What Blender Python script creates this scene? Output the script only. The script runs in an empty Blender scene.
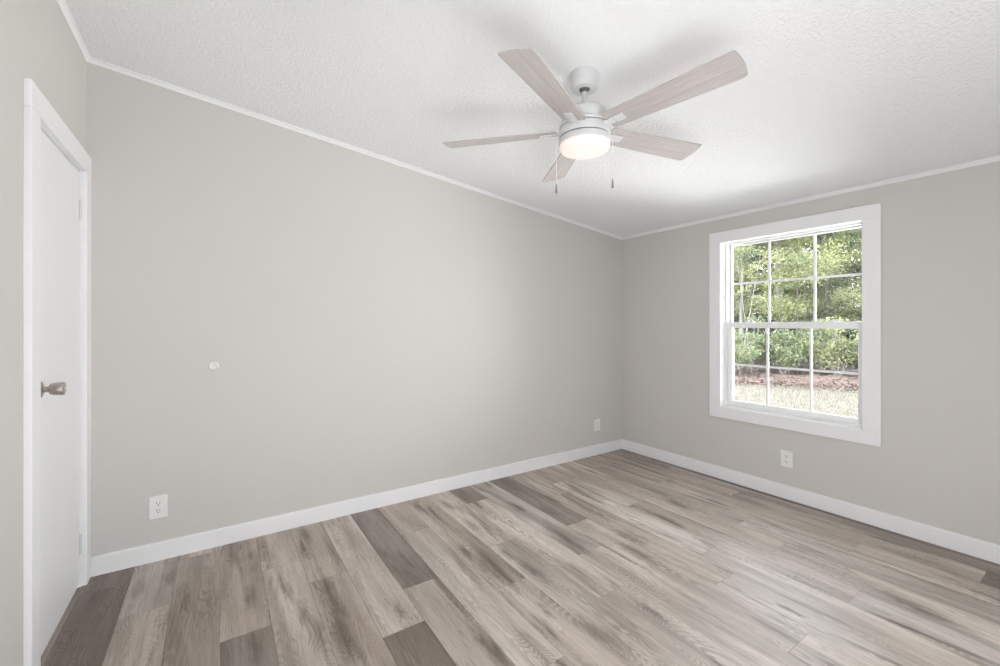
import bpy, bmesh, math, random
from mathutils import Vector, Matrix
random.seed(7)
C = bpy.context.scene.collection
SC = bpy.context.scene

# ------------------------------------------------------------------ camera
TH = 0.5891                      # heading, turned right of the back-wall normal
EYE = 1.27
cam_d = bpy.data.cameras.new('camera')
cam = bpy.data.objects.new('camera', cam_d); C.objects.link(cam)
cam.location = (0, 0, EYE)
cam.rotation_euler = (math.pi/2, 0, -TH)
cam_d.sensor_width = 36.0
cam_d.lens = 36.0*424.5265/1000.0
cam_d.shift_y = -0.0083
cam_d.clip_start = 0.02
cam_d.clip_end = 300
SC.camera = cam

# ------------------------------------------------------------------ view + world + sun
SC.view_settings.view_transform = 'Standard'
SC.view_settings.look = 'None'
SC.view_settings.gamma = 1.0
SC.view_settings.use_curve_mapping = False
SC.view_settings.exposure = 0.88

W = bpy.data.worlds.new('sky'); SC.world = W; W.use_nodes = True
wn = W.node_tree; wn.nodes.clear()
wo = wn.nodes.new('ShaderNodeOutputWorld'); wb = wn.nodes.new('ShaderNodeBackground')
wt = wn.nodes.new('ShaderNodeTexCoord'); ws = wn.nodes.new('ShaderNodeSeparateXYZ')
wr = wn.nodes.new('ShaderNodeValToRGB')
wr.color_ramp.elements[0].position = 0.0; wr.color_ramp.elements[0].color = (0.95, 0.97, 1.0, 1)
wr.color_ramp.elements[1].position = 0.8; wr.color_ramp.elements[1].color = (0.74, 0.84, 1.0, 1)
wn.links.new(wt.outputs['Generated'], ws.inputs[0]); wn.links.new(ws.outputs['Z'], wr.inputs[0])
wn.links.new(wr.outputs[0], wb.inputs[0]); wn.links.new(wb.outputs[0], wo.inputs[0])
wb.inputs[1].default_value = 5.5

sun_d = bpy.data.lights.new('sun', 'SUN'); sun = bpy.data.objects.new('sun', sun_d); C.objects.link(sun)
sun_d.energy = 6.0; sun_d.angle = 0.02; sun_d.color = (1.0, 0.95, 0.86)
sun.rotation_euler = Vector((1.0, -0.35, -1.15)).to_track_quat('-Z', 'Y').to_euler()
sun.location = (-4, 2, 9)

# added soft fill panel behind the camera, aimed into the room
fl_d = bpy.data.lights.new('camera_fill', 'AREA'); fl = bpy.data.objects.new('camera_fill', fl_d); C.objects.link(fl)
fl_d.shape = 'RECTANGLE'; fl_d.size = 3.1; fl_d.size_y = 1.45; fl_d.energy = 50; fl_d.color = (.965, .985, 1.0)
fl.location = (1.15, -.56, .80)
fl.rotation_euler = Vector((.42, .78, .30)).to_track_quat('-Z', 'Y').to_euler()

# added lamp outside, unseen below the sill, brightening the ceiling through the window
yd_d = bpy.data.lights.new('yard_fill', 'AREA'); yd = bpy.data.objects.new('yard_fill', yd_d); C.objects.link(yd)
yd_d.shape = 'RECTANGLE'; yd_d.size = 3.4; yd_d.size_y = 5.0; yd_d.energy = 740; yd_d.color = (1.0, .99, .97)
yd.location = (6.0, .6, -.5)
yd.rotation_euler = Vector((-.75, .2, .65)).to_track_quat('-Z', 'Y').to_euler()

# ------------------------------------------------------------------ helpers
def new_mat(name):
    m = bpy.data.materials.new(name); m.use_nodes = True
    nt = m.node_tree; b = nt.nodes['Principled BSDF']
    return m, nt, b
def N(nt, t, **kw):
    n = nt.nodes.new(t)
    for k, v in kw.items(): setattr(n, k, v)
    return n
def L(nt, a, b): nt.links.new(a, b)
def math_n(nt, op, a, b=None, clamp=False):
    n = N(nt, 'ShaderNodeMath', operation=op, use_clamp=clamp)
    for i, v in enumerate((a, b)):
        if v is None: continue
        if hasattr(v, 'is_output'): L(nt, v, n.inputs[i])
        else: n.inputs[i].default_value = v
    return n.outputs[0]
def noise(nt, vec, scale, detail=4, rough=.55, dist=0):
    n = N(nt, 'ShaderNodeTexNoise'); n.inputs['Scale'].default_value = scale
    n.inputs['Detail'].default_value = detail; n.inputs['Roughness'].default_value = rough
    n.inputs['Distortion'].default_value = dist
    L(nt, vec, n.inputs['Vector']); return n.outputs['Fac']
def ramp(nt, fac, stops):
    r = N(nt, 'ShaderNodeValToRGB'); e = r.color_ramp.elements
    while len(e) < len(stops): e.new(0.5)
    for el, (p, c) in zip(e, stops):
        el.position = p; el.color = c if len(c) == 4 else (*c, 1)
    L(nt, fac, r.inputs[0]); return r.outputs[0]
def mix(nt, fac, a, b, mode='MIX'):
    n = N(nt, 'ShaderNodeMix', data_type='RGBA', blend_type=mode)
    if hasattr(fac, 'is_output'): L(nt, fac, n.inputs[0])
    else: n.inputs[0].default_value = fac
    for i, v in ((6, a), (7, b)):
        if hasattr(v, 'is_output'): L(nt, v, n.inputs[i])
        else: n.inputs[i].default_value = (*v, 1) if len(v) == 3 else v
    return n.outputs[2]
def bump(nt, b, h, strength, dist):
    n = N(nt, 'ShaderNodeBump'); n.inputs['Strength'].default_value = strength
    n.inputs['Distance'].default_value = dist
    L(nt, h, n.inputs['Height']); L(nt, n.outputs[0], b.inputs['Normal'])
def objcoord(nt):
    return N(nt, 'ShaderNodeTexCoord').outputs['Object']
def mapping(nt, vec, scale=(1,1,1), loc=(0,0,0)):
    m = N(nt, 'ShaderNodeMapping'); m.inputs['Scale'].default_value = scale
    m.inputs['Location'].default_value = loc
    L(nt, vec, m.inputs['Vector']); return m.outputs[0]

def paint(name, col, rough, bump_s=0.0, scale=300, var=0.02, bdist=0.001):
    m, nt, b = new_mat(name)
    oc = objcoord(nt)
    n1 = noise(nt, oc, 1.3, 3)
    c2 = tuple(c*(1-var) for c in col)
    L(nt, mix(nt, n1, col, c2), b.inputs['Base Color'])
    b.inputs['Roughness'].default_value = rough
    if bump_s: bump(nt, b, noise(nt, oc, scale, 3), bump_s, bdist)
    return m
def simple(name, col, rough=.5, metal=0.0, scale=200, bs=.05):
    m, nt, b = new_mat(name)
    oc = objcoord(nt); n1 = noise(nt, oc, scale*.2, 3)
    L(nt, mix(nt, n1, col, tuple(c*.94 for c in col)), b.inputs['Base Color'])
    b.inputs['Roughness'].default_value = rough; b.inputs['Metallic'].default_value = metal
    if bs: bump(nt, b, noise(nt, oc, scale, 3), bs, .0006)
    return m

def bx(bm, x0, x1, y0, y1, z0, z1, bev=0.0, seg=2):
    vs = [bm.verts.new((x, y, z)) for x in (x0, x1) for y in (y0, y1) for z in (z0, z1)]
    fs = [(0,1,3,2), (4,6,7,5), (0,4,5,1), (2,3,7,6), (0,2,6,4), (1,5,7,3)]
    faces = [bm.faces.new([vs[i] for i in f]) for f in fs]
    if bev:
        es = list({e for f in faces for e in f.edges})
        bmesh.ops.bevel(bm, geom=es, offset=bev, segments=seg, affect='EDGES', profile=.5)
def prism(bm, pts, fn0, fn1):
    """closed polygon pts (a,b) swept from fn0(a,b) to fn1(a,b)"""
    A = [bm.verts.new(fn0(*p)) for p in pts]; B = [bm.verts.new(fn1(*p)) for p in pts]
    n = len(pts)
    for i in range(n): bm.faces.new((A[i], A[(i+1) % n], B[(i+1) % n], B[i]))
    bm.faces.new(A[::-1]); bm.faces.new(B)
def lathe(bm, prof, seg=48, axis='z', off=(0,0,0)):
    """prof: list of (r, h). r==0 closes."""
    rings = []
    def P(r, h, a):
        c, s = r*math.cos(a), r*math.sin(a)
        v = {'z': (c, s, h), 'x': (h, c, s), 'y': (s, h, c)}[axis]
        return (v[0]+off[0], v[1]+off[1], v[2]+off[2])
    for r, h in prof:
        if r < 1e-6: rings.append([bm.verts.new(P(0, h, 0))])
        else: rings.append([bm.verts.new(P(r, h, 2*math.pi*i/seg)) for i in range(seg)])
    for a, b in zip(rings, rings[1:]):
        for i in range(seg):
            j = (i+1) % seg
            if len(a) == 1 and len(b) == 1: continue
            if len(a) == 1: bm.faces.new((a[0], b[j], b[i]))
            elif len(b) == 1: bm.faces.new((a[i], a[j], b[0]))
            else: bm.faces.new((a[i], a[j], b[j], b[i]))
def tube(bm, pts, rad, seg=8, cap=True):
    pts = [Vector(p) for p in pts]; n = len(pts)
    rads = rad if isinstance(rad, (list, tuple)) else [rad]*n
    prev = None; rings = []
    for i, p in enumerate(pts):
        d = (pts[min(i+1, n-1)]-pts[max(i-1, 0)]).normalized()
        if prev is None:
            u = d.orthogonal().normalized()
        else:
            u = (prev - d*prev.dot(d))
            u = u.normalized() if u.length > 1e-6 else d.orthogonal().normalized()
        prev = u; w = d.cross(u)
        rings.append([bm.verts.new(p+rads[i]*(u*math.cos(2*math.pi*k/seg)+w*math.sin(2*math.pi*k/seg))) for k in range(seg)])
    for a, b in zip(rings, rings[1:]):
        for k in range(seg): bm.faces.new((a[k], a[(k+1) % seg], b[(k+1) % seg], b[k]))
    if cap: bm.faces.new(rings[0][::-1]); bm.faces.new(rings[-1])
def obj(name, bm, mat, parent=None, smooth=False, recalc=True, angle=35):
    if recalc: bmesh.ops.recalc_face_normals(bm, faces=bm.faces[:])
    me = bpy.data.meshes.new(name); bm.to_mesh(me); bm.free()
    me.materials.append(mat)
    if smooth:
        for p in me.polygons: p.use_smooth = True
        try: me.set_sharp_from_angle(angle=math.radians(angle))
        except Exception: pass
    o = bpy.data.objects.new(name, me); C.objects.link(o)
    if parent: o.parent = parent
    return o
def tag(o, label=None, cat=None, group=None, kind=None):
    if label: o['label'] = label
    if cat: o['category'] = cat
    if group: o['group'] = group
    if kind: o['kind'] = kind
    return o
def thing(name, loc=(0,0,0), rz=0.0):
    o = bpy.data.objects.new(name, None); C.objects.link(o)
    o.empty_display_size = .1
    o.location = loc; o.rotation_euler = (0, 0, rz); return o
def BM(): return bmesh.new()

# ------------------------------------------------------------------ dimensions
XL, XR, YB, YF = -0.545, 3.467, 2.934, -0.62
SL = (1.325-0.872)/(XR-XL)                     # ceiling slope
def trim_z(x): return EYE+0.872+SL*(XR-x)      # underside of the cove at the wall
def ceil_z(x): return trim_z(x)+0.022
T = 0.13                                       # wall thickness

# ------------------------------------------------------------------ materials
M_wall = paint('greige_wall_paint', (0.602, 0.583, 0.560), .75, .12, 260, .015)
M_white = paint('white_trim_paint', (0.84, 0.84, 0.85), .35, .03, 60, .01)
M_door = paint('white_door_paint', (0.83, 0.83, 0.83), .4, .04, 90, .015)
M_vinyl = simple('white_window_vinyl', (0.90, 0.905, 0.91), .3, 0, 80, 0)
M_plate = simple('white_plastic', (0.82, 0.82, 0.81), .35, 0, 100, 0)
M_dark = simple('dark_slot', (0.03, 0.028, 0.026), .6, 0, 100, 0)
M_nickel = simple('satin_nickel', (0.50, 0.46, 0.42), .3, 1.0, 300, .1)
M_fanmetal = simple('white_fan_enamel', (0.66, 0.66, 0.665), .32, 0, 60, 0)
M_fandark = simple('dark_fan_gap', (0.10, 0.10, 0.10), .6, 0, 60, 0)
M_bumper = simple('pale_rubber', (0.80, 0.79, 0.77), .5, 0, 60, 0)
M_chain = simple('bright_chain', (0.86, 0.85, 0.84), .3, 0, 60, 0)
M_hinge = simple('painted_hinge', (0.70, 0.70, 0.70), .4, 0, 60, 0)
M_pend = simple('grey_metal_pendant', (0.42, 0.42, 0.42), .3, .8, 60, 0)

# textured ceiling
M_ceil, nt, b = new_mat('textured_white_ceiling')
oc = objcoord(nt)
b.inputs['Base Color'].default_value = (0.89, 0.895, 0.90, 1); b.inputs['Roughness'].default_value = .85
h1 = ramp(nt, noise(nt, oc, 75, 4, .6, .3), [(.38, (0,0,0)), (.66, (1,1,1))])
h2 = noise(nt, oc, 130, 3)
bump(nt, b, mix(nt, .35, h1, h2), .75, .006)

# plank floor
M_floor, nt, b = new_mat('oak_look_planks')
uv = N(nt, 'ShaderNodeUVMap', uv_map='UVMap').outputs[0]          # x: across (m), y: along (m) within the plank
a_t = N(nt, 'ShaderNodeAttribute', attribute_name='tone').outputs['Fac']
a_s = N(nt, 'ShaderNodeAttribute', attribute_name='seed').outputs['Fac']
sep = N(nt, 'ShaderNodeSeparateXYZ'); L(nt, uv, sep.inputs[0])
cmb = N(nt, 'ShaderNodeCombineXYZ')
L(nt, sep.outputs[0], cmb.inputs[0]); L(nt, sep.outputs[1], cmb.inputs[1])
L(nt, math_n(nt, 'MULTIPLY', a_s, 37.0), cmb.inputs[2])
P = cmb.outputs[0]
broad = noise(nt, mapping(nt, P, (7, .9, 1)), 1.0, 2.5, .5, .5)
mid = noise(nt, mapping(nt, P, (38, 1.6, 1)), 1.0, 4, .6, .4)
fine = noise(nt, mapping(nt, P, (300, 10, 1)), 1.0, 4, .65)
warmv = math_n(nt, 'FRACT', math_n(nt, 'MULTIPLY', a_s, 7.31))
# cathedral figure: closely spaced contour lines of a stretched field
fld = noise(nt, mapping(nt, P, (6.5, 1.25, 1), (3.1, 1.7, .4)), 1.0, 2.6, .42, .3)
ring = math_n(nt, 'SINE', math_n(nt, 'MULTIPLY', fld, 330.0))
ring01 = math_n(nt, 'MULTIPLY_ADD', ring, .5)
ring01.node.inputs[2].default_value = .5
figm = math_n(nt, 'MULTIPLY', ramp(nt, ring01, [(.35, (0,0,0)), (.95, (1,1,1))]), ramp(nt, noise(nt, mapping(nt, P, (6, 1.4, 1), (2, 8, 5)), 1.0, 2), [(.46, (0,0,0)), (.60, (1,1,1))]))
# long brown heart streaks
streak_n = noise(nt, mapping(nt, P, (11, 1.5, 1), (7.7, 2.2, 9.1)), 1.0, 3, .55, .5)
streak = ramp(nt, streak_n, [(.53, (0,0,0)), (.66, (1,1,1))])
# knots: scattered lens-shaped dark spots with a ragged rim
kd = N(nt, 'ShaderNodeVectorMath', operation='ADD')
kn = N(nt, 'ShaderNodeTexNoise'); kn.inputs['Scale'].default_value = 1.0; kn.inputs['Detail'].default_value = 4
L(nt, mapping(nt, P, (40, 9, 1)), kn.inputs['Vector'])
ks = N(nt, 'ShaderNodeVectorMath', operation='SCALE'); ks.inputs['Scale'].default_value = .34; L(nt, kn.outputs['Color'], ks.inputs[0])
L(nt, mapping(nt, P, (7.5, 2.1, 1)), kd.inputs[0]); L(nt, ks.outputs[0], kd.inputs[1])
vo = N(nt, 'ShaderNodeTexVoronoi', feature='F1'); vo.inputs['Scale'].default_value = 1.0; L(nt, kd.outputs[0], vo.inputs['Vector'])
vsep = N(nt, 'ShaderNodeSeparateColor'); L(nt, vo.outputs['Color'], vsep.inputs[0])
gate = ramp(nt, vsep.outputs[0], [(.36, (0,0,0)), (.48, (1,1,1))])
kd01 = ramp(nt, vo.outputs['Distance'], [(.05, (1,1,1)), (.11, (.7,.7,.7)), (.30, (0,0,0))])
knot = math_n(nt, 'MULTIPLY', math_n(nt, 'MULTIPLY', kd01, gate), .6)
# the knots one can make out in this floor: x, y, size
KNOTS = [(0.445, 2.786, 1.0), (0.410, 2.630, 0.8), (0.131, 2.294, 0.9), (0.158, 2.697, 0.5), (0.127, 1.927, 1.0), (0.315, 2.046, 0.7), (0.425, 1.792, 1.1), (0.680, 1.818, 0.6), (0.448, 2.163, 0.9), (0.448, 2.039, 0.9), (1.193, 1.804, 1.4), (1.204, 1.928, 1.2), (1.160, 2.077, 0.9), (1.346, 2.321, 1.0), (1.351, 2.693, 0.8), (1.168, 2.776, 0.8), (1.749, 2.368, 0.9), (1.717, 1.850, 1.4), (1.721, 1.780, 1.1), (1.355, 1.738, 1.0), (1.339, 1.933, 0.7), (1.306, 1.217, 1.3), (1.216, 1.460, 0.5), (1.953, 1.560, 1.1), (2.052, 1.697, 1.0), (1.948, 1.502, 1.0), (0.905, 1.389, 1.2), (0.893, 1.460, 0.8), (2.028, 2.344, 0.9), (1.601, 1.187, 0.6), (2.976, 1.668, 1.0), (2.442, 1.688, 0.9), (2.435, 1.626, 0.7), (2.624, 0.576, 1.1), (2.604, 0.516, 1.1), (2.123, 0.854, 0.5)]
oc = objcoord(nt)
kd2 = N(nt, 'ShaderNodeVectorMath', operation='SCALE'); kd2.inputs['Scale'].default_value = .055
kn2 = N(nt, 'ShaderNodeTexNoise'); kn2.inputs['Scale'].default_value = 1.0; kn2.inputs['Detail'].default_value = 5; kn2.inputs['Roughness'].default_value = .65
L(nt, mapping(nt, oc, (55, 16, 1)), kn2.inputs['Vector']); L(nt, kn2.outputs['Color'], kd2.inputs[0])
kp = N(nt, 'ShaderNodeVectorMath', operation='ADD'); L(nt, oc, kp.inputs[0])
kst = N(nt, 'ShaderNodeVectorMath', operation='MULTIPLY'); kst.inputs[1].default_value = (.95, 4.2, 0); L(nt, kd2.outputs[0], kst.inputs[0]); L(nt, kst.outputs[0], kp.inputs[1])
near = None
for kx, ky, ksz in KNOTS:
    v1 = N(nt, 'ShaderNodeVectorMath', operation='SUBTRACT'); L(nt, kp.outputs[0], v1.inputs[0]); v1.inputs[1].default_value = (kx+.0261, ky+.1155, 0)
    v2 = N(nt, 'ShaderNodeVectorMath', operation='MULTIPLY'); L(nt, v1.outputs[0], v2.inputs[0]); v2.inputs[1].default_value = (1/(.042*ksz), 1/(.17*ksz), 0)
    v3 = N(nt, 'ShaderNodeVectorMath', operation='LENGTH'); L(nt, v2.outputs[0], v3.inputs[0])
    near = v3.outputs['Value'] if near is None else math_n(nt, 'MINIMUM', near, v3.outputs['Value'])
known = ramp(nt, near, [(.20, (1,1,1)), (.40, (.72,.72,.72)), (.66, (.32,.32,.32)), (1.0, (0,0,0))])
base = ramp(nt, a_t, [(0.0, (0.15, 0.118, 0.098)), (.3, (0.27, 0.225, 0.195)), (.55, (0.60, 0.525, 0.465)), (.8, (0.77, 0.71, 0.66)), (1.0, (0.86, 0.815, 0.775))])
grey = mix(nt, 1.0, base, (0.93, 0.945, 0.965), 'MULTIPLY')
tan = mix(nt, 1.0, base, (1.03, 0.99, 0.945), 'MULTIPLY')
c = mix(nt, warmv, tan, grey)
c = mix(nt, ramp(nt, broad, [(.36, (.85,.85,.85)), (.62, (0,0,0))]), c, mix(nt, 1.0, c, (0.56, 0.53, 0.51), 'MULTIPLY'))
c = mix(nt, ramp(nt, mid, [(.34, (.46,.46,.46)), (.60, (0,0,0))]), c, mix(nt, 1.0, c, (0.66, 0.63, 0.61), 'MULTIPLY'))
c = mix(nt, math_n(nt, 'MULTIPLY', figm, .36), c, mix(nt, 1.0, c, (0.42, 0.37, 0.33), 'MULTIPLY'))
grainy = math_n(nt, 'MULTIPLY_ADD', ramp(nt, mid, [(.36, (1,1,1)), (.60, (0,0,0))]), .65)
grainy.node.inputs[2].default_value = .35
c = mix(nt, math_n(nt, 'MULTIPLY', math_n(nt, 'MULTIPLY', streak, grainy), .85, True), c, (0.135, 0.100, 0.080))
ceruse = math_n(nt, 'MULTIPLY', ramp(nt, ring01, [(.0, (1,1,1)), (.40, (0,0,0))]), ramp(nt, streak_n, [(.48, (0,0,0)), (.60, (1,1,1))]))
c = mix(nt, math_n(nt, 'MULTIPLY', ceruse, .5), c, mix(nt, 1.0, c, (1.5, 1.5, 1.5), 'MULTIPLY'))
c = mix(nt, math_n(nt, 'MULTIPLY', known, math_n(nt, 'ADD', math_n(nt, 'MULTIPLY', grainy, .42), .36), True), c, (0.105, 0.074, 0.056))
c = mix(nt, math_n(nt, 'MULTIPLY', math_n(nt, 'MULTIPLY', knot, math_n(nt, 'ADD', grainy, .15)), .95, True), c, (0.085, 0.060, 0.046))
c = mix(nt, math_n(nt, 'MULTIPLY', ramp(nt, fine, [(.36, (1,1,1)), (.50, (0,0,0))]), .55), c, mix(nt, 1.0, c, (0.55, 0.52, 0.5), 'MULTIPLY'))
L(nt, c, b.inputs['Base Color'])
L(nt, math_n(nt, 'MULTIPLY_ADD', fine, .15), b.inputs['Roughness'])
b.inputs['Roughness'].links[0].from_node.inputs[2].default_value = .36
b.inputs['Specular IOR Level'].default_value = .6
bump(nt, b, fine, .12, .0006)

# whitewashed fan blades (grain runs along local x)
M_blade, nt, b = new_mat('whitewashed_blade_wood')
oc = objcoord(nt)
g1 = noise(nt, mapping(nt, oc, (3, 70, 3)), 1.0, 5, .6, .4)
g2 = noise(nt, mapping(nt, oc, (10, 320, 10)), 1.0, 3, .6)
c = ramp(nt, g1, [(.3, (0.414, 0.380, 0.369)), (.52, (0.504, 0.468, 0.457)), (.7, (0.571, 0.539, 0.528))])
c = mix(nt, math_n(nt, 'MULTIPLY', ramp(nt, g2, [(.35, (1,1,1)), (.55, (0,0,0))]), .3), c, (0.358, 0.325, 0.308))
L(nt, c, b.inputs['Base Color']); b.inputs['Roughness'].default_value = .5

# lamp glass
M_lamp, nt, b = new_mat('lit_frosted_glass')
b.inputs['Base Color'].default_value = (0.66, 0.62, 0.60, 1); b.inputs['Roughness'].default_value = .4
b.inputs['Emission Color'].default_value = (1.0, 0.82, 0.72, 1); b.inputs['Emission Strength'].default_value = .24

# clear pane
M_glass, nt, b = new_mat('clear_window_glass')
nt.nodes.remove(b); out = nt.nodes['Material Output']
tr = N(nt, 'ShaderNodeBsdfTransparent'); tr.inputs[0].default_value = (.97, .98, .975, 1)
gl = N(nt, 'ShaderNodeBsdfGlossy'); gl.inputs['Roughness'].default_value = .02
fr = N(nt, 'ShaderNodeFresnel'); fr.inputs[0].default_value = 1.45
ms = N(nt, 'ShaderNodeMixShader'); L(nt, fr.outputs[0], ms.inputs[0])
L(nt, tr.outputs[0], ms.inputs[1]); L(nt, gl.outputs[0], ms.inputs[2]); L(nt, ms.outputs[0], out.inputs[0])

# outdoors
def ground_mat(name, cols, scale):
    m, nt, b = new_mat(name); oc = objcoord(nt)
    n1 = noise(nt, oc, scale, 6, .65); n2 = noise(nt, oc, scale*.12, 3)
    c = ramp(nt, n1, [(.3, cols[0]), (.5, cols[1]), (.7, cols[2])])
    c = mix(nt, math_n(nt, 'MULTIPLY', n2, .6), c, cols[3])
    L(nt, c, b.inputs['Base Color']); b.inputs['Roughness'].default_value = .95
    bump(nt, b, n1, .4, .03); return m
M_lawn = ground_mat('pale_spring_lawn', [(0.081, 0.069, 0.052), (0.107, 0.094, 0.071), (0.130, 0.113, 0.091), (0.117, 0.099, 0.084)], 9)
M_litter = ground_mat('leaf_litter_ground', [(0.052, 0.036, 0.027), (0.099, 0.070, 0.059), (0.138, 0.105, 0.090), (0.088, 0.060, 0.051)], 12)
M_grass = simple('grass_blade', (0.110, 0.099, 0.066), .8, 0, 3, 0)
M_dryleaf = simple('dry_leaf', (0.106, 0.069, 0.052), .8, 0, 3, 0)
def leaf_mat(name, c0, c1, c2):
    m, nt, b = new_mat(name)
    at = N(nt, 'ShaderNodeAttribute', attribute_name='shade').outputs['Fac']
    c = ramp(nt, at, [(0.0, c0), (.5, c1), (1.0, c2)])
    L(nt, c, b.inputs['Base Color']); b.inputs['Roughness'].default_value = .55
    tl = N(nt, 'ShaderNodeBsdfTranslucent'); L(nt, c, tl.inputs[0])
    ms = N(nt, 'ShaderNodeMixShader'); ms.inputs[0].default_value = .4
    L(nt, b.outputs[0], ms.inputs[1]); L(nt, tl.outputs[0], ms.inputs[2])
    L(nt, ms.outputs[0], nt.nodes['Material Output'].inputs[0]); return m
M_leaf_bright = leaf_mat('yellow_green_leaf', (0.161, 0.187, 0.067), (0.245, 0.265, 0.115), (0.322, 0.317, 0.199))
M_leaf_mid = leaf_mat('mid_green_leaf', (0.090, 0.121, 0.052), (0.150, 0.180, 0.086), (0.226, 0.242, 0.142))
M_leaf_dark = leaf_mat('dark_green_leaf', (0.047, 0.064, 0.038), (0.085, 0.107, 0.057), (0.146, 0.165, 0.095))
def bark_mat(name, c0, c1):
    m, nt, b = new_mat(name); oc = objcoord(nt)
    n1 = noise(nt, mapping(nt, oc, (14, 14, 3)), 1.0, 5, .65)
    L(nt, ramp(nt, n1, [(.35, c0), (.65, c1)]), b.inputs['Base Color']); b.inputs['Roughness'].default_value = .9
    bump(nt, b, n1, .5, .02); return m
M_bark_grey = bark_mat('grey_bark', (0.130, 0.117, 0.108), (0.273, 0.254, 0.234))
M_bark_dark = bark_mat('dark_bark', (0.039, 0.034, 0.029), (0.111, 0.094, 0.081))

# ------------------------------------------------------------------ room shell
# floor: one mesh of planks, 183 mm wide, running front to back
PW, PL, S0 = 0.183, 1.245, -0.354
bm = BM()
uvl = bm.loops.layers.uv.new('UVMap'); lt = bm.verts.layers.float.new('tone'); lsd = bm.verts.layers.float.new('seed')
joints = {-2:1.9, -1:2.75, 0:2.44, 1:1.62, 2:2.03, 3:2.50, 4:2.255, 5:1.695, 6:1.951, 7:2.461, 8:1.70, 9:2.05, 10:2.63, 11:1.706, 12:1.993, 13:2.385, 14:2.58, 15:1.974, 16:2.374, 17:1.407, 18:2.130, 19:1.67, 20:2.30, 21:1.3}
# tone of the plank that starts at the joint (far side) / before it, before that
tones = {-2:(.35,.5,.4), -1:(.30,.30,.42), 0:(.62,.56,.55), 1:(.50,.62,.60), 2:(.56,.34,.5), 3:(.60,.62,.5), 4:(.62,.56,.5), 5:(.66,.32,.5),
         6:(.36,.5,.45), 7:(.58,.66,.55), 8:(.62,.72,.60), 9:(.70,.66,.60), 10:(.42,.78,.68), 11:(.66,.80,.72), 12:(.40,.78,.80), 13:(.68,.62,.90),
         14:(.52,.95,.88), 15:(.88,.74,.95), 16:(.70,.76,1.0), 17:(.74,.92,1.0), 18:(.56,.76,.90), 19:(.56,.66,.28), 20:(.46,.52,.50), 21:(.18,.22,.20)}  # own tones, but planks toward the window also lightened to carry its sheen
rs = random.Random(3)
for k in range(-2, 22):
    xa, xb = S0+k*PW, S0+(k+1)*PW
    if k == 20: xb = 3.408                 # ripped to fit: a narrow dark strip closes the gap to the wall
    if k == 21: xa, xb = 3.408, XR
    xa, xb = max(xa, XL), min(xb, XR)
    if xb-xa < .004: continue
    j = joints[k]
    cuts = [j+PL*2, j+PL, j, j-PL, j-2*PL, j-3*PL, j-4*PL]
    for i, (y1, y0) in enumerate(zip(cuts, cuts[1:])):
        ya, yb = max(y0, YF), min(y1, YB)
        if yb-ya < .003: continue
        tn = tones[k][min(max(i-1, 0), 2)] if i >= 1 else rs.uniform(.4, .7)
        sd = rs.random(); ox = S0+k*PW
        g = .0006
        q = [(xa+g, ya+g), (xb-g, ya+g), (xb-g, yb-g), (xa+g, yb-g)]
        vs = []
        for (x, y) in q:
            v = bm.verts.new((x, y, 0)); v[lt] = tn; v[lsd] = sd; vs.append(v)
        f = bm.faces.new(vs)
        for lp, (x, y) in zip(f.loops, q): lp[uvl].uv = (x-ox, y-y0)
        # slim bevelled sides down into the seam
        lo = []
        for (x, y) in ((xa, ya), (xb, ya), (xb, yb), (xa, yb)):
            v = bm.verts.new((x, y, -.0012)); v[lt] = .0; v[lsd] = sd; lo.append(v)
        for a in range(4):
            f = bm.faces.new((lo[a], lo[(a+1) % 4], vs[(a+1) % 4], vs[a]))
            for lp in f.loops: lp[uvl].uv = (lp.vert.co.x-ox, lp.vert.co.y-y0)
# subfloor body
vs0 = [(XL-T, YF-T), (XR+T, YF-T), (XR+T, YB+T), (XL-T, YB+T)]
top = []; bot = []
for (x, y) in vs0:
    v = bm.verts.new((x, y, -.0013)); v[lt] = .1; top.append(v)
    v = bm.verts.new((x, y, -.20)); v[lt] = .1; bot.append(v)
bm.faces.new(top); bm.faces.new(bot[::-1])
for a in range(4): bm.faces.new((bot[a], bot[(a+1) % 4], top[(a+1) % 4], top[a]))
floor = obj('floor', bm, M_floor); tag(floor, kind='structure')

# ceiling: sloping slab
bm = BM()
x0, x1 = XL-T, XR+T
prism(bm, [(x0, ceil_z(x0)), (x1, ceil_z(x1)), (x1, ceil_z(x1)+.18), (x0, ceil_z(x0)+.18)],
      lambda a, c: (a, YF-T, c), lambda a, c: (a, YB+T, c))
tag(obj('ceiling', bm, M_ceil), kind='structure')

# back wall follows the ceiling slope
bm = BM()
prism(bm, [(XL-T, -.2), (XR+T, -.2), (XR+T, ceil_z(XR+T)), (XL-T, ceil_z(XL-T))],
      lambda a, c: (a, YB, c), lambda a, c: (a, YB+T, c))
tag(obj('wall_back', bm, M_wall), kind='structure')

bm = BM()
prism(bm, [(XL-T, -.2), (XR+T, -.2), (XR+T, ceil_z(XR+T)), (XL-T, ceil_z(XL-T))],
      lambda a, c: (a, YF-T, c), lambda a, c: (a, YF, c))
tag(obj('wall_front', bm, M_wall), kind='structure')

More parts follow.
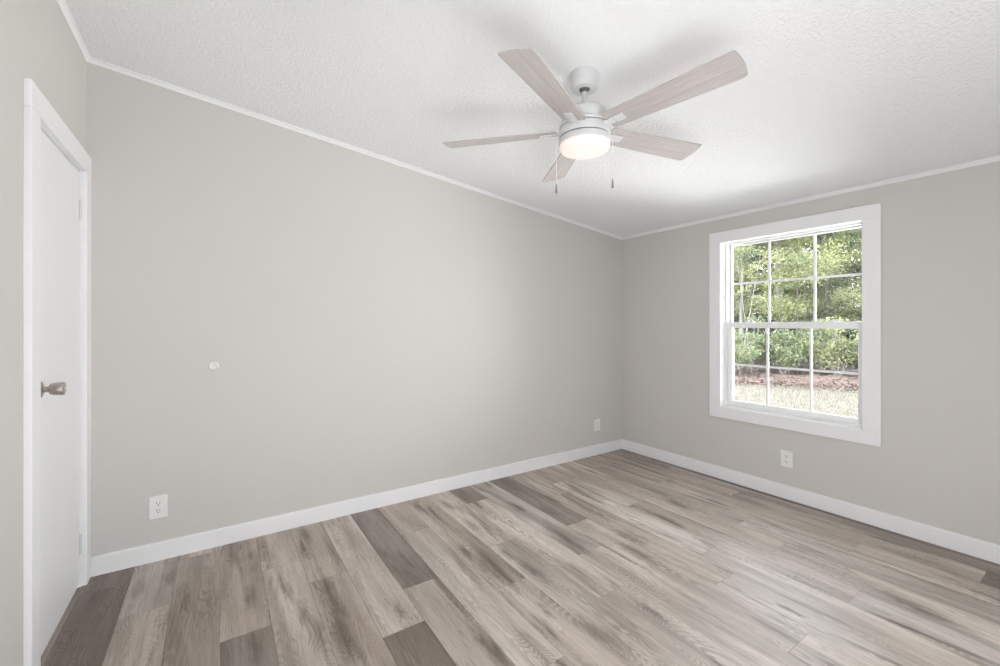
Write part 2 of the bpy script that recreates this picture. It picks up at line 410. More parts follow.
def wall_with_hole(name, xa, xb, ztop, ya, yb, y0, y1, z0, z1, zbot=-.2):
    """x-slab between xa and xb with one rectangular opening"""
    bm = BM()
    ys = [ya, y0, y1, yb]; zs = [zbot, z0, z1, ztop]
    if z0 <= zbot: zs = [zbot, z1, ztop]
    nz = len(zs)-1; hole = (1, 0 if nz == 2 else 1)
    grid = {}
    for x in (xa, xb):
        for i, y in enumerate(ys):
            for k, z in enumerate(zs): grid[(x, i, k)] = bm.verts.new((x, y, z))
    for x in (xa, xb):
        for i in range(3):
            for k in range(nz):
                if (i, k) == hole: continue
                bm.faces.new([grid[(x, i, k)], grid[(x, i+1, k)], grid[(x, i+1, k+1)], grid[(x, i, k+1)]])
    def side(i0, k0, i1, k1):
        bm.faces.new([grid[(xa, i0, k0)], grid[(xa, i1, k1)], grid[(xb, i1, k1)], grid[(xb, i0, k0)]])
    for i in range(3):
        side(i, nz, i+1, nz)
        if not (nz == 2 and i == 1): side(i, 0, i+1, 0)
    for k in range(nz): side(0, k, 0, k+1); side(3, k, 3, k+1)
    hk = hole[1]
    side(1, hk, 1, hk+1); side(2, hk, 2, hk+1); side(1, hk+1, 2, hk+1)
    if nz == 3: side(1, hk, 2, hk)
    o = obj(name, bm, M_wall); return tag(o, kind='structure')

# window opening and door opening
WY0, WY1, WZ0, WZ1 = 0.972, 1.904, 0.590, 1.948
DY0, DY1, DZ1 = 2.173, 2.850, 2.025
wall_with_hole('wall_right', XR, XR+T, ceil_z(XR), YF, YB, WY0, WY1, WZ0, WZ1)
wall_with_hole('wall_left', XL-T, XL, ceil_z(XL), YF, YB, DY0, DY1, -.2, DZ1)

# baseboards
BH = .097; BT = .015
def board(bm, fn0, fn1):
    prism(bm, [(0, 0), (BT, 0), (BT, BH-.006), (BT-.002, BH-.002), (BT-.006, BH), (0, BH)], fn0, fn1)
bm = BM(); board(bm, lambda a, z: (XL+.0212, YB-a, z), lambda a, z: (XR-a*0, YB-a, z))
tag(obj('baseboard_back', bm, M_white), kind='structure')
bm = BM(); board(bm, lambda a, z: (XR-a, YF, z), lambda a, z: (XR-a, YB-BT, z))
tag(obj('baseboard_right', bm, M_white), kind='structure')
bm = BM(); board(bm, lambda a, z: (XL+a, YF, z), lambda a, z: (XL+a, 2.094, z))
tag(obj('baseboard_left', bm, M_white), kind='structure')

# cove moulding where the walls meet the ceiling (a: out from wall, c: up from its lower edge)
cove = [(0, 0), (.004, 0), (.0065, .004), (.0105, .0095), (.016, .0145), (.021, .0165), (.021, .0245), (0, .0245)]
bm = BM()
prism(bm, cove, lambda a, c: (XL+a*0, YB-a, trim_z(XL)+c-.0005), lambda a, c: (XR, YB-a, trim_z(XR)+c-.0005))
tag(obj('trim_1', bm, M_white, smooth=True), kind='structure')
bm = BM()
prism(bm, cove, lambda a, c: (XR-a, YF, trim_z(XR)+c+SL*a*.6), lambda a, c: (XR-a, YB, trim_z(XR)+c+SL*a*.6))
tag(obj('trim_2', bm, M_white, smooth=True), kind='structure')
bm = BM()
prism(bm, cove, lambda a, c: (XL+a, YF, trim_z(XL)+c-SL*a), lambda a, c: (XL+a, YB, trim_z(XL)+c-SL*a))
tag(obj('trim_3', bm, M_white, smooth=True), kind='structure')

# ------------------------------------------------------------------ door in the left wall
door = thing('door_1', (XL, 2.525, 0)); tag(door, kind='structure')
def local(o_loc):
    return lambda o: setattr(o, 'location', tuple(-c for c in o_loc))
dl = (XL, 2.525, 0)
def dpart(name, bm, mat, smooth=False, parent=None):
    o = obj(name, bm, mat, door if parent is None else parent, smooth)
    if parent is None: o.location = tuple(-c for c in dl)
    return o
CP = .021                                  # casing stands this far off the wall
bm = BM()
bx(bm, XL, XL+CP, 2.095, 2.185, 0, 2.0148, .002)
bx(bm, XL, XL+CP, 2.842, YB-.0005, 0, 2.0148, .002)
bx(bm, XL, XL+CP, 2.095, YB-.0005, 2.015, 2.110, .002)
dpart('door_casing', bm, M_white)
bm = BM()                                  # jamb and stop lining the opening
bx(bm, XL-T, XL+.0005, DY0+.0005, DY0+.018, 0, DZ1-.001)
bx(bm, XL-T, XL+.0005, DY1-.012, DY1-.0005, 0, DZ1-.001)
bx(bm, XL-T, XL+.0005, DY0+.018, DY1-.012, DZ1-.012, DZ1-.001)
bx(bm, XL-T, XL-.048, DY0+.018, DY0+.030, 0, DZ1-.012)
bx(bm, XL-T, XL-.048, DY1-.022, DY1-.012, 0, DZ1-.012)
bx(bm, XL-T, XL-.048, DY0+.030, DY1-.022, DZ1-.024, DZ1-.012)
dpart('door_jamb', bm, M_white)
FX = XL-.006                               # room face of the slab
bm = BM(); bx(bm, FX-.035, FX, DY0+.021, DY1-.0155, .015, DZ1-.0155, .002)
dpart('door_slab', bm, M_door)
# two butt hinges: three knuckles and a leaf edge
for zc in (1.826, .207):
    bm = BM()
    for k in range(3):
        z0 = zc-.044+k*.0295
        lathe(bm, [(0, z0), (.0052, z0), (.006, z0+.001), (.006, z0+.0275), (.0052, z0+.0285), (0, z0+.0285)], 14, off=(FX+.0045, DY1-.014, 0))
    lathe(bm, [(0, zc+.0445), (.004, zc+.0445), (.0035, zc+.049), (0, zc+.050)], 12, off=(FX+.0045, DY1-.014, 0))
    lathe(bm, [(0, zc-.049), (.0035, zc-.048), (.004, zc-.044), (0, zc-.044)], 12, off=(FX+.0045, DY1-.014, 0))
    dpart('hinge', bm, M_hinge, True)
# tulip knob on a round rose
KY, KZ = 2.276, 1.0265
bm = BM()
lathe(bm, [(0, FX), (.0315, FX), (.0320, FX+.003), (.029, FX+.0075), (.020, FX+.0110), (.0135, FX+.0125), (.0115, FX+.0135),
           (.0110, FX+.026), (.0115, FX+.0285), (0, FX+.0285)], 40, 'x', (0, KY, KZ))
knob = dpart('door_handle', bm, M_nickel, True); tag(knob, 'satin nickel tulip door knob on a round rose')
bm = BM()
prof = [(0, FX+.0265), (.0105, FX+.0265), (.0165, FX+.0285), (.0212, FX+.0325), (.0232, FX+.0380), (.0240, FX+.0460), (.0244, FX+.0560),
        (.0248, FX+.0660), (.0238, FX+.0685), (.020, FX+.0690), (.014, FX+.0690), (.007, FX+.0690), (.003, FX+.0690), (0, FX+.0690)]
lathe(bm, prof, 48, 'x', (0, KY, KZ))
for v in bm.verts:                         # thumb groove across the end of the knob
    if v.co.x > FX+.066:
        d = abs(v.co.z-KZ)
        v.co.x -= max(0, .0048-d)*1.7
grip = obj('knob', bm, M_nickel, knob, True, angle=50)

# ------------------------------------------------------------------ window in the right wall
wl = (XR, 1.438, 0.5)
win = thing('window_1', wl); tag(win, kind='structure')
def wpart(name, bm, mat, smooth=False, parent=None, loc=True):
    o = obj(name, bm, mat, parent or win, smooth)
    if parent is None: o.location = tuple(-c for c in wl)
    return o
E0 = XR-.019
bm = BM()
oy0, oy1, oz0, oz1 = .883, 1.991, .507, 2.033
iy0, iy1, iz0, iz1 = .977, 1.899, .595, 1.943
bx(bm, E0, XR, oy0, iy0, iz0+.0002, iz1-.0002, .0015)
bx(bm, E0, XR, iy1, oy1, iz0+.0002, iz1-.0002, .0015)
bx(bm, E0, XR, oy0, oy1, iz1, oz1, .0015)
bx(bm, E0, XR, oy0, oy1, oz0, iz0, .0015)
wpart('window_casing', bm, M_white)
bm = BM()                                   # jamb liner
g = .0012
bx(bm, XR-.004, XR+T, WY0+g, iy0+.001, WZ0+g, WZ1-g)
bx(bm, XR-.004, XR+T, iy1-.001, WY1-g, WZ0+g, WZ1-g)
bx(bm, XR-.004, XR+T, iy0+.001, iy1-.001, iz1-.001, WZ1-g)
bx(bm, XR-.004, XR+T, iy0+.001, iy1-.001, WZ0+g, iz0+.001)
wpart('jamb_liner', bm, M_vinyl)
# vinyl frame: head, sill, tracks
bm = BM()
bx(bm, XR+.060, XR+T+.01, iy0+.001, iy0+.014, iz0+.001, iz1-.001, .001)
bx(bm, XR+.060, XR+T+.01, iy1-.014, iy1-.001, iz0+.001, iz1-.001, .001)
bx(bm, XR+.060, XR+T+.01, iy0+.014, iy1-.014, iz1-.010, iz1-.001, .001)
bx(bm, XR+.060, XR+T+.01, iy0+.014, iy1-.014, iz0+.001, iz0+.016, .001)
wpart('window_frame', bm, M_vinyl)
def sash(name, x0, x1, ya, yb, za, zb, gy0, gy1, gz0, gz1, muny, munz, gx):
    bm = BM()
    bx(bm, x0, x1, ya, gy0, za, zb, .0025); bx(bm, x0, x1, gy1, yb, za, zb, .0025)
    bx(bm, x0-.0004, x1, gy0-.002, gy1+.002, za, gz0, .0025); bx(bm, x0-.0004, x1, gy0-.002, gy1+.002, gz1, zb, .0025)
    s = wpart(name, bm, M_vinyl)
    bm = BM()
    for y in muny: bx(bm, gx-.005, gx+.005, y-.008, y+.008, gz0-.001, gz1+.001, .0015)
    bx(bm, gx-.0046, gx+.0046, gy0-.001, gy1+.001, munz-.008, munz+.008, .0015)
    obj('muntin_grid', bm, M_vinyl, s)
    bm = BM(); bx(bm, gx+.0055, gx+.0085, gy0-.003, gy1+.003, gz0-.003, gz1+.003)
    obj('pane', bm, M_glass, s)
    return s
xu = XR+.110; xl = XR+.072
up = sash('upper_sash', xu, xu+.026, iy0+.0145, iy1-.0145, 1.262, iz1-.0105, 1.010, 1.872, 1.292, 1.921, (1.588, 1.284), 1.609, xu+.014)
lo = sash('lower_sash', xl, xl+.032, iy0+.0145, iy1-.0145, iz0+.0165, 1.290, 1.022, 1.848, .646, 1.243, (1.586, 1.296), .942, xl+.018)
for y in (1.715, 1.165):                    # sash locks on the meeting rail
    bm = BM()
    bx(bm, xl+.004, xl+.026, y-.028, y+.028, 1.2895, 1.2955, .0015)
    lathe(bm, [(0, 1.2955), (.010, 1.2955), (.010, 1.300), (.008, 1.302), (0, 1.302)], 20, off=(xl+.014, y, 0))
    tube(bm, [(xl+.014, y, 1.300), (xl+.010, y-.014, 1.302), (xl+.006, y-.028, 1.302)], [.005, .0045, .0035], 8)
    obj('sash_lock', bm, M_vinyl, lo, True)

# ------------------------------------------------------------------ ceiling fan
FXc, FYc, FZ = 1.388, 1.3875, EYE+.879       # rotor centre, height of the blades
cz = ceil_z(FXc)
fan = thing('ceiling_fan', (FXc, FYc, cz))
tag(fan, 'white ceiling fan with five whitewashed blades and a lit round lamp', 'ceiling fan')
def fz(rel): return EYE+rel-cz               # local height from a height relative to the eye
bm = BM()
zt = .010
lathe(bm, [(0, zt), (.066, zt), (.0665, fz(1.112)), (.0655, fz(1.095)), (.062, fz(1.075)), (.057, fz(1.0665)), (.050, fz(1.064)), (.026, fz(1.064)), (.024, fz(1.067)), (0, fz(1.072))], 56)
for v in bm.verts:                            # canopy's rim follows the slope of the ceiling
    if v.co.z > zt-.001: v.co.z = -SL*v.co.x - .0006
obj('canopy', bm, M_fanmetal, fan, True)
bm = BM(); lathe(bm, [(0, fz(1.0715)), (.0235, fz(1.0715)), (.0235, fz(1.0655)), (.019, fz(1.058)), (.013, fz(1.053)), (0, fz(1.053))], 32)
obj('hanger_ball', bm, M_fandark, fan, True)
bm = BM(); lathe(bm, [(0, fz(1.062)), (.0125, fz(1.062)), (.0125, fz(.990)), (.020, fz(.986)), (.021, fz(.968)), (0, fz(.968))], 28)
obj('downrod', bm, M_fanmetal, fan, True)
bm = BM()
lathe(bm, [(0, fz(.966)), (.070, fz(.966)), (.088, fz(.963)), (.097, fz(.957)), (.101, fz(.948)), (.1025, fz(.930)), (.1025, fz(.909)), (.1015, fz(.9075)), (.096, fz(.907)), (.096, fz(.9035)), (.110, fz(.903)), (.1135, fz(.900)), (.1145, fz(.893)), (.1145, fz(.889)), (.100, fz(.8885)), (0, fz(.8885))], 64)
obj('motor_housing', bm, M_fanmetal, fan, True)
bm = BM(); lathe(bm, [(0, fz(.8884)), (.101, fz(.8884)), (.101, fz(.836)), (0, fz(.836))], 48)
obj('rotor', bm, M_fandark, fan, True)
bm = BM(); lathe(bm, [(.1011, fz(.884)), (.113, fz(.884)), (.115, fz(.881)), (.115, fz(.849)), (.113, fz(.846)), (.1011, fz(.846)), (.1011, fz(.884))], 64)
obj('flywheel_cover', bm, M_fanmetal, fan, True)
bm = BM(); lathe(bm, [(0, fz(.842)), (.111, fz(.842)), (.1155, fz(.839)), (.1165, fz(.830)), (.1165, fz(.818)), (.1145, fz(.815)), (0, fz(.815))], 64)
obj('light_kit_ring', bm, M_fanmetal, fan, True)
bm = BM(); lathe(bm, [(0, fz(.8145)), (.1115, fz(.8145)), (.1125, fz(.810)), (.1115, fz(.799)), (.106, fz(.790)), (.090, fz(.783)), (.060, fz(.7785)), (.025, fz(.777)), (0, fz(.7765))], 64)
obj('lamp_shade', bm, M_lamp, fan, True)
# blades
AL = math.radians(-13.2); PHI = 3.5891
def blade_mesh():
    bm = BM()
    r0, r1, w0, w1, th = .124, .657, .106, .137, .0055
    pts = []
    def corner(cx, cy, rad, a0, a1, n=6):
        for i in range(n+1):
            a = a0+(a1-a0)*i/n; pts.append((cx+rad*math.cos(a), cy+rad*math.sin(a)))
    pi = math.pi
    corner(r0+.012, -w0/2+.012, .012, pi, 1.5*pi)
    corner(r1-.006, -w1/2+.006, .006, 1.5*pi, 1.95*pi)
    for i in range(1, 6):
        t = i/6; y = (-w1/2+.006)+(w1-.024)*t
        pts.append((r1+.006*math.sin(pi*t), y))
    corner(r1-.018, w1/2-.018, .018, .06*pi, .5*pi)
    corner(r0+.012, w0/2-.012, .012, .5*pi, pi)
    A = [bm.verts.new((x, y, th/2)) for x, y in pts]; B = [bm.verts.new((x, y, -th/2)) for x, y in pts]
    n = len(pts)
    for i in range(n): bm.faces.new((B[i], B[(i+1) % n], A[(i+1) % n], A[i]))
    bm.faces.new(A); bm.faces.new(B[::-1])
    es = [e for e in bm.edges if abs(e.verts[0].co.z-e.verts[1].co.z) < 1e-6]
    bmesh.ops.bevel(bm, geom=es, offset=.0012, segments=1, affect='EDGES')
    return bm
def iron_mesh():
    """arm from the rotor plus the rounded plate screwed to the underside of the blade"""
    bm = BM(); z = -.0028
    bx(bm, .150, .205, -.021, .021, z-.0065, z, .003, 3)
    bx(bm, .095, .150, -.018, .018, z-.0075, z-.0005, .003, 2)
    for (x, y) in ((.163, -.012), (.163, .012), (.192, 0)):
        lathe(bm, [(0, z-.0085), (.003, z-.0082), (.0045, z-.0064), (0, z-.0064)], 12, off=(x, y, 0))
    return bm
b0 = None
for k in range(5):
    a = PHI+k*2*math.pi/5
    if b0 is None:
        bl = obj('blade', blade_mesh(), M_blade, fan, True)
        ir = obj('blade_iron', iron_mesh(), M_fanmetal, bl, True); b0, i0 = bl, ir
    else:
        bl = b0.copy(); C.objects.link(bl); bl.parent = fan
        ir = i0.copy(); C.objects.link(ir); ir.parent = bl
    bl.matrix_local = Matrix.Translation((0, 0, fz(.879))) @ Matrix.Rotation(math.radians(-.5), 4, Vector((math.sin(TH), math.cos(TH), 0))) @ Matrix.Rotation(a, 4, 'Z') @ Matrix.Rotation(AL, 4, 'X')
# pull chains with little pendants, one on each side of the switch housing
right = Vector((math.cos(TH), -math.sin(TH), 0))
for sgn, z_end in ((-1, fz(.636)), (1, fz(.660))):
    p = right*(.1275*sgn)
    q = right*(.114*sgn)
    bm = BM()
    tube(bm, [q+Vector((0, 0, fz(.834))), p+Vector((0, 0, fz(.836))), p+Vector((0, 0, fz(.829)))], .0022, 8)
    z = fz(.829)
    tube(bm, [p+Vector((0, 0, z)), p+Vector((0, 0, z_end))], .0010, 6)
    while z > z_end:
        lathe(bm, [(0, z+.0018), (.0016, z+.0009), (.0016, z-.0009), (0, z-.0018)], 8, off=tuple(p)); z -= .0046
    ch = obj('pull_chain', bm, M_chain, fan, True)
    bm = BM()
    lathe(bm, [(0, z_end+.003), (.0025, z_end+.002), (.0032, z_end-.004), (.0048, z_end-.018), (.0055, z_end-.034), (.0045, z_end-.040), (0, z_end-.042)], 16, off=tuple(p))
    obj('pendant', bm, M_pend, ch, True)

# ------------------------------------------------------------------ wall outlets and the door bumper
def outlet(loc, rz, w, h, label):
    """duplex outlet, built facing local -Y"""
    o = thing('wall_outlet', loc, rz)
    tag(o, label, 'outlet', 'white duplex outlets above the baseboards')
    bm = BM()
    prism(bm, [(-w/2, -h/2), (w/2, -h/2), (w/2, h/2), (-w/2, h/2)], lambda a, c: (a, 0, c), lambda a, c: (a, -.003, c))
    prism(bm, [(-w/2, -h/2), (w/2, -h/2), (w/2, h/2), (-w/2, h/2)], lambda a, c: (a, -.003, c), lambda a, c: (a*.93, -.0062, c*.955))
    bmesh.ops.remove_doubles(bm, verts=bm.verts[:], dist=1e-5)
    obj('cover_plate', bm, M_plate, o)
    for s in (1, -1):
        zc = s*.0195
        bm = BM()
        pts = []
        for i in range(24):
            a = 2*math.pi*i/24
            pts.append((.0168*math.cos(a), zc+max(-.0135, min(.0135, .0168*math.sin(a)))))
        prism(bm, pts, lambda a, c: (a, -.0055, c), lambda a, c: (a, -.0078, c))
        r = obj('receptacle', bm, M_plate, o)
        bm = BM()
        bx(bm, -.0080, -.0052, -.0082, -.0070, zc+.0000, zc+.0090)
        bx(bm, .0052, .0080, -.0082, -.0070, zc+.0008, zc+.0082)
        lathe(bm, [(0, -.0082), (.0031, -.0082), (.0031, -.0070), (0, -.0070)], 14, 'y', (0, 0, zc-.0070))
        obj('slots', bm, M_dark, r)
    bm = BM(); lathe(bm, [(0, -.0076), (.0022, -.0074), (.0032, -.0060), (0, -.0060)], 14, 'y')
    obj('screw', bm, M_plate, o)
outlet((-.260, YB, .285), 0, .079, .123, 'white duplex outlet low on the back wall, nearest the door')
outlet((3.105, YB, .288), 0, .079, .116, 'small white duplex outlet on the back wall by the far corner')
outlet((XR, 1.415, .289), -math.pi/2, .079, .120, 'white duplex outlet under the window')

bmp = thing('door_bumper', (-.012, YB, 1.033))
tag(bmp, 'small round pale door bumper stuck on the back wall', 'door bumper')
bm = BM(); lathe(bm, [(0, 0), (.0255, 0), (.0262, -.004), (.0245, -.010), (.0215, -.0135), (.0180, -.0145), (.0145, -.0130), (.0125, -.0085)], 40, 'y')
lathe(bm, [(.0125, -.0085), (.011, -.008), (0, -.008)], 40, 'y'); bmesh.ops.remove_doubles(bm, verts=bm.verts[:], dist=1e-5)
obj('bumper_ring', bm, M_bumper, bmp, True)
bm = BM(); lathe(bm, [(0, -.0115), (.004, -.0112), (.0075, -.0095), (.0085, -.0079), (0, -.0079)], 24, 'y')
obj('centre_screw', bm, M_bumper, bmp, True)

# ------------------------------------------------------------------ outdoors
GZ = -.63
F = Vector((math.sin(TH), math.cos(TH), 0)); R_ = Vector((math.cos(TH), -math.sin(TH), 0))
def at(u, d, z=GZ):
    """a spot outdoors: d metres out along the view, at picture column u"""
    p = F*d + R_*((u-500)/424.5*d); return Vector((p.x, p.y, z))
bm = BM()
nx, ny = 40, 40
gx0, gx1, gy0, gy1 = -45, 70, -50, 70
gv = [[bm.verts.new((gx0+(gx1-gx0)*i/nx, gy0+(gy1-gy0)*j/ny, GZ)) for j in range(ny+1)] for i in range(nx+1)]
for i in range(nx):
    for j in range(ny): bm.faces.new((gv[i][j], gv[i+1][j], gv[i+1][j+1], gv[i][j+1]))
tag(obj('ground', bm, M_lawn), kind='structure')
# leaf litter bed at the wood's edge: a low mound with loose leaves on it
def edge_d(u): return 14.15+(12.7-14.15)*(u-733)/125.0
bm = BM(); rr = random.Random(11); rows = []
us = [640+i*8 for i in range(38)]
for u in us:
    d0 = edge_d(u)+rr.uniform(-.25, .25)
    rows.append([bm.verts.new(at(u, d0+t*11, GZ+(.012 if t == 0 else .05+.10*rr.random()*min(1, t*8)))) for t in (0, .04, .1, .2, .35, .6, 1)])
for a, c in zip(rows, rows[1:]):
    for i in range(len(a)-1): bm.faces.new((a[i], a[i+1], c[i+1], c[i]))
tag(obj('woodland_bed', bm, M_litter, smooth=True), kind='structure')

def leaf_cloud(name, centres, n, size, mat, seed, parent=None, flat=.5):
    """n leaf blades gathered round the cluster centres (pos, radius)"""
    r = random.Random(seed)
    vs = []; fs = []; sh = []
    wts = [c[1]**2 for c in centres]
    picks = r.choices(range(len(centres)), wts, k=n)
    cs = [r.uniform(-.22, .22) for _ in centres]
    for ci in picks:
        c, rad = centres[ci]
        d = Vector((r.gauss(0, 1), r.gauss(0, 1), r.gauss(0, 1))).normalized()
        p = Vector(c)+Vector((d.x, d.y, d.z*.62))*rad*(r.random()**.45)
        nrm = (Vector((r.gauss(0, 1), r.gauss(0, 1), r.gauss(0, 1)))+Vector((-.5, -.3, 1.0))*flat*1.6).normalized()
        u = nrm.orthogonal().normalized(); u = Matrix.Rotation(r.uniform(0, 6.28), 3, nrm) @ u; w = nrm.cross(u)
        s = size*r.uniform(.6, 1.3); b = len(vs)
        vs += [p-u*s*.5, p+w*s*.26-u*s*.05+nrm*s*.06, p+u*s*.5, p-w*s*.26-u*s*.05+nrm*s*.06]
        fs.append((b, b+1, b+2, b+3))
        v = min(1, max(0, .5+cs[ci]+r.uniform(-.25, .25))); sh += [v]*4
    me = bpy.data.meshes.new(name); me.from_pydata([tuple(v) for v in vs], [], fs)
    at_ = me.attributes.new('shade', 'FLOAT', 'POINT'); at_.data.foreach_set('value', sh)
    me.materials.append(mat)
    o = bpy.data.objects.new(name, me); C.objects.link(o)
    if parent: o.parent = parent
    return o

def tree(u, d, height, trunk_r, crown_lo, spread, nclus, nleaf, leaf, lmat, bmat, lean, label, seed, group='trees at the edge of the wood', csize=(.35, .75)):
    r = random.Random(seed)
    base = at(u, d); t = thing('tree', base); tag(t, label, 'tree', group)
    bm = BM()
    n = 9; spine = []; 
    wob = Vector((0, 0, 0))
    for i in range(n):
        f = i/(n-1)
        wob += Vector((r.uniform(-.05, .05), r.uniform(-.05, .05), 0))*height*.05
        spine.append(Vector((lean[0]*f*height, lean[1]*f*height, f*height-.05))+wob)
    tube(bm, spine, [trunk_r*(1.25 if i == 0 else 1)*(1-.82*(i/(n-1))) for i in range(n)], 10)
    cents = []
    nb = max(7, nclus//2)
    for k in range(nb):
        f = crown_lo+(1-crown_lo)*(k+.5)/nb
        idx = f*(n-1); i = min(int(idx), n-2); p = spine[i].lerp(spine[i+1], idx-i)
        ang = k*2.4+r.uniform(-.5, .5); ln = spread*(1.15-.65*abs(f-.45))*r.uniform(.7, 1.15)
        dirv = Vector((math.cos(ang), math.sin(ang), r.uniform(.1, .55)))
        q1 = p+dirv*ln*.5+Vector((0, 0, .05*ln)); q2 = p+dirv*ln
        br = trunk_r*.34*(1.1-f*.7)
        tube(bm, [p, p.lerp(q1, .5)+Vector((r.uniform(-.1, .1), r.uniform(-.1, .1), .04)), q1, q2], [br, br*.75, br*.55, br*.2], 6)
        cents.append((q2, r.uniform(*csize)*spread*.55)); cents.append((q1, r.uniform(*csize)*spread*.5))
        for m in range(2):
            e = q1+Vector((r.uniform(-1, 1), r.uniform(-1, 1), r.uniform(.0, .7)))*ln*.5
            tube(bm, [q1, q1.lerp(e, .5)+Vector((0, 0, .05)), e], [br*.45, br*.3, br*.12], 5)
            cents.append((e, r.uniform(*csize)*spread*.5))
    cents.append((spine[-1], csize[1]*spread*.5))
    obj('trunk', bm, bmat, t, True)
    leaf_cloud('foliage', cents, nleaf, leaf, lmat, seed+100, t)
    return t
def bush(u, d, h, spread, nleaf, leaf, lmat, label, seed, group='undergrowth shrubs'):
    r = random.Random(seed); t = thing('shrub', at(u, d)); tag(t, label, 'shrub', group)
    bm = BM(); cents = []
    for k in range(16):
        ang = k*2.4; e = Vector((math.cos(ang)*spread*r.uniform(.25, .8), math.sin(ang)*spread*r.uniform(.25, .8), h*r.uniform(.45, .95)))
        tube(bm, [(0, 0, -.05), e*.5+Vector((0, 0, .12*h)), e], [.022, .016, .007], 6)
        if k < 9: cents.append((e, spread*r.uniform(.22, .42))); cents.append((e*.55+Vector((0, 0, .1)), spread*r.uniform(.25, .45)))
    obj('stems', bm, M_bark_grey, t, True)
    leaf_cloud('foliage', cents, nleaf, leaf, lmat, seed+50, t); return t
G, D_ = M_bark_grey, M_bark_dark
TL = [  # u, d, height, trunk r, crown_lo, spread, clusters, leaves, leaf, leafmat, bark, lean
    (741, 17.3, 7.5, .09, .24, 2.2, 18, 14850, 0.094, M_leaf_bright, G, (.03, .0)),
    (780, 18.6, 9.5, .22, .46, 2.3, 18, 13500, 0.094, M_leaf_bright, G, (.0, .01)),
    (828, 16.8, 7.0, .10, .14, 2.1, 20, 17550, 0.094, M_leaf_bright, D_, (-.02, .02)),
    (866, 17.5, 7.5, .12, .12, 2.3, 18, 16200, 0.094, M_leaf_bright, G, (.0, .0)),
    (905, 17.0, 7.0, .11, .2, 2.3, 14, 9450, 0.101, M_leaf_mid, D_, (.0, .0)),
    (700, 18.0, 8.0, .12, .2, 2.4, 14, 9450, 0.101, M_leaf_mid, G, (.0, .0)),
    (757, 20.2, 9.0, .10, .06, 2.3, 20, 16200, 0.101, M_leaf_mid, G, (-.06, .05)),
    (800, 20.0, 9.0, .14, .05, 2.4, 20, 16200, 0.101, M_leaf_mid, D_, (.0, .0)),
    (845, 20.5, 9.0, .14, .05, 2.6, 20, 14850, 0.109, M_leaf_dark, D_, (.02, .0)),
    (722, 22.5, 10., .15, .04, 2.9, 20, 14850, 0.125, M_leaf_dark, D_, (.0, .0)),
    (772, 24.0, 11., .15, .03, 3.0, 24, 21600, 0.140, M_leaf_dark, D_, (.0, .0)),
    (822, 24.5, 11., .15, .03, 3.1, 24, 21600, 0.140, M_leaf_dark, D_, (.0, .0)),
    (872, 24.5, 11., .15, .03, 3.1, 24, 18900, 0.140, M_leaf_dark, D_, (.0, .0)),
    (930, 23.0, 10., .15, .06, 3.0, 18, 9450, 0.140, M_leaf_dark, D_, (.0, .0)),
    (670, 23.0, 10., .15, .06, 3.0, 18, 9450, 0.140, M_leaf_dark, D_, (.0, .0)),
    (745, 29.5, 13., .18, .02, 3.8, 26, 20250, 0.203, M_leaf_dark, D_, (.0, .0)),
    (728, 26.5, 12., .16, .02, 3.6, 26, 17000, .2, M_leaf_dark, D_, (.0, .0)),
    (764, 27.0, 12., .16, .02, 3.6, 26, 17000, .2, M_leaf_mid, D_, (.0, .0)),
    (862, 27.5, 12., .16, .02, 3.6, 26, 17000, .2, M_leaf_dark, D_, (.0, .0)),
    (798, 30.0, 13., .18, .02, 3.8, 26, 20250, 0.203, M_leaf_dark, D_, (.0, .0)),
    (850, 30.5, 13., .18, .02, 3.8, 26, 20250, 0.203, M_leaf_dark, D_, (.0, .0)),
]
tlab = ['slender tree with yellow-green leaves behind the left window panes',
        'tall tree with a thick pale grey trunk seen through the middle panes',
        'low-branched yellow-green tree behind the right window panes',
        'bright leafy tree at the right edge of the window view',
        'mid green tree at the wood edge past the right window frame',
        'mid green tree at the wood edge past the left window frame',
        'leaning grey-barked tree behind the slender yellow-green one',
        'dark-leaved tree just right of the thick pale trunk',
        'dark-leaved tree behind the low-branched yellow-green tree',
        'dark-leaved tree deep in the wood at the left of the window view',
        'mid green tree deep in the wood behind the thick pale trunk',
        'mid green tree deep in the wood behind the right panes',
        'dark-leaved tree deep in the wood at the right of the window view',
        'dark-leaved tree farthest right in the wood beyond the window',
        'dark-leaved tree farthest left in the wood beyond the window',
        'farthest dark tree closing the gap behind the left panes',
        'dark-leaved tree in the third row of the wood, leftmost there',
        'mid green tree in the third row of the wood behind the leaning grey one',
        'dark-leaved tree in the third row of the wood, rightmost there',
        'farthest dark tree closing the gap behind the middle panes',
        'farthest dark tree closing the gap behind the right panes']
for i, (a, lab) in enumerate(zip(TL, tlab)):
    tree(*a, lab, 20+i)
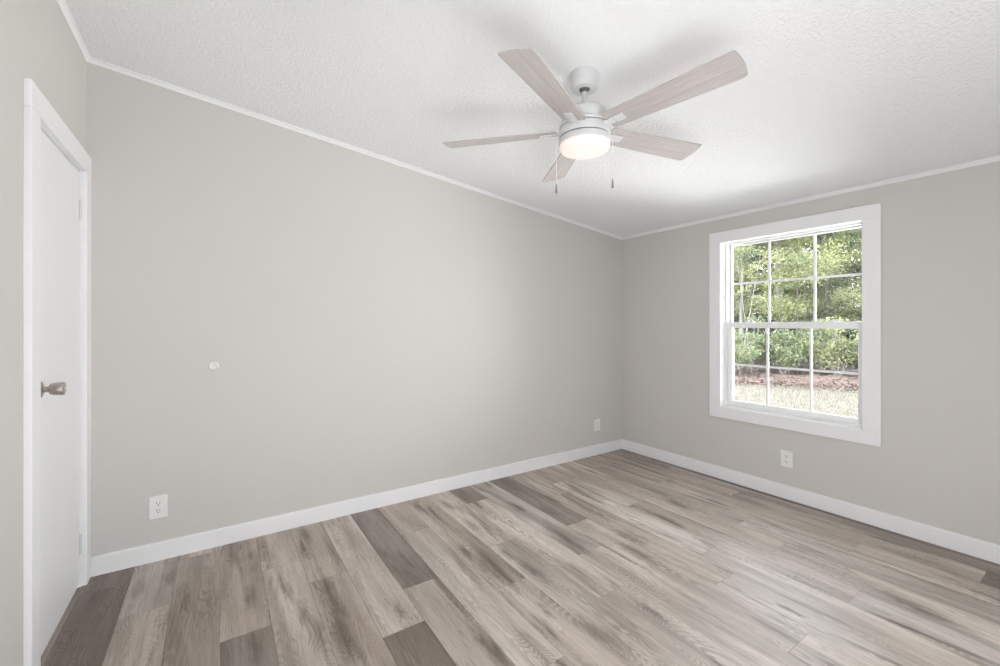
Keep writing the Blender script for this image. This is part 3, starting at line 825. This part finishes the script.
BL = [(731, 15.4, 1.7, 1.2, 3200, .09, M_leaf_mid, 'low green shrub at the wood edge behind the lower left pane'),
      (757, 16.2, 2.3, 1.3, 3800, .09, M_leaf_mid, 'loose green shrub under the slender yellow-green tree'),
      (784, 15.5, 1.6, 1.1, 3200, .09, M_leaf_mid, 'low shrub at the foot of the thick pale trunk'),
      (812, 16.0, 2.3, 1.3, 3800, .09, M_leaf_mid, 'green shrub between the thick pale trunk and the right panes'),
      (838, 15.0, 2.0, 1.3, 4200, .09, M_leaf_bright, 'bright green shrub behind the lower right pane'),
      (866, 14.6, 1.4, 1.1, 3000, .09, M_leaf_dark, 'dark low shrub at the right end of the leaf litter'),
      (705, 16.2, 1.8, 1.3, 2400, .09, M_leaf_dark, 'dark shrub at the left end of the leaf litter'),
      (745, 18.5, 2.6, 1.7, 4200, .11, M_leaf_dark, 'tall dark shrub behind the low green shrub on the left'),
      (796, 18.0, 2.6, 1.7, 4200, .11, M_leaf_dark, 'tall dark shrub beside the thick pale trunk'),
      (850, 17.5, 2.6, 1.7, 4200, .11, M_leaf_dark, 'tall dark shrub behind the bright green shrub on the right')]
for i, a in enumerate(BL): bush(*a, 70+i)
SP = [(738, 15.3, 4.6, .018, .55, .7, 6, 500, .08, M_leaf_bright, G, (.16, -.10), 'thin grey sapling leaning right behind the left panes'),
      (752, 15.6, 5.0, .016, .6, .6, 6, 450, .08, M_leaf_bright, G, (-.10, .08), 'thin grey sapling leaning left beside the middle panes'),
      (797, 15.6, 4.8, .03, .6, .7, 6, 500, .08, M_leaf_mid, D_, (.02, .0), 'thin dark sapling standing upright behind the middle panes')]
for i, a in enumerate(SP): tree(*a, 140+i, group='saplings at the edge of the wood')
# loose fallen leaves and lawn blades: nobody could count them
def scatter(name, n, mat, ufn, size, label, cat, up, seed):
    r = random.Random(seed); vs = []; fs = []
    for _ in range(n):
        u = r.uniform(660, 920); d = ufn(u, r); p = at(u, d, GZ)
        a = r.uniform(0, 6.28); s = size*r.uniform(.6, 1.4); b = len(vs)
        e = Vector((math.cos(a), math.sin(a), 0))
        if up:
            t = Vector((r.uniform(-.5, .5), r.uniform(-.5, .5), 1)).normalized()*s
            vs += [p-e*s*.07, p+e*s*.07, p+t*.6+e*s*.05, p+t]
        else:
            p = p+Vector((0, 0, r.uniform(.03, .14))); q = Vector((-e.y, e.x, r.uniform(-.5, .5)))
            e = e+Vector((0, 0, r.uniform(-.4, .4)))
            vs += [p-e*s*.5, p+q*s*.3, p+e*s*.5, p-q*s*.3]
        fs.append((b, b+1, b+2, b+3))
    me = bpy.data.meshes.new(name); me.from_pydata([tuple(v) for v in vs], [], fs); me.materials.append(mat)
    o = bpy.data.objects.new(name, me); C.objects.link(o); tag(o, label, cat, kind='stuff')
scatter('fallen_leaves', 14000, M_dryleaf, lambda u, r: edge_d(u)+r.random()**1.5*5-.3-.9*r.random()**3, .075, 'pinkish brown fallen leaves along the edge of the wood', 'leaves', False, 5)
scatter('grass', 26000, M_grass, lambda u, r: 7.5+(edge_d(u)-7.3)*r.random(), .05, 'pale short lawn grass outside the window', 'grass', True, 6)
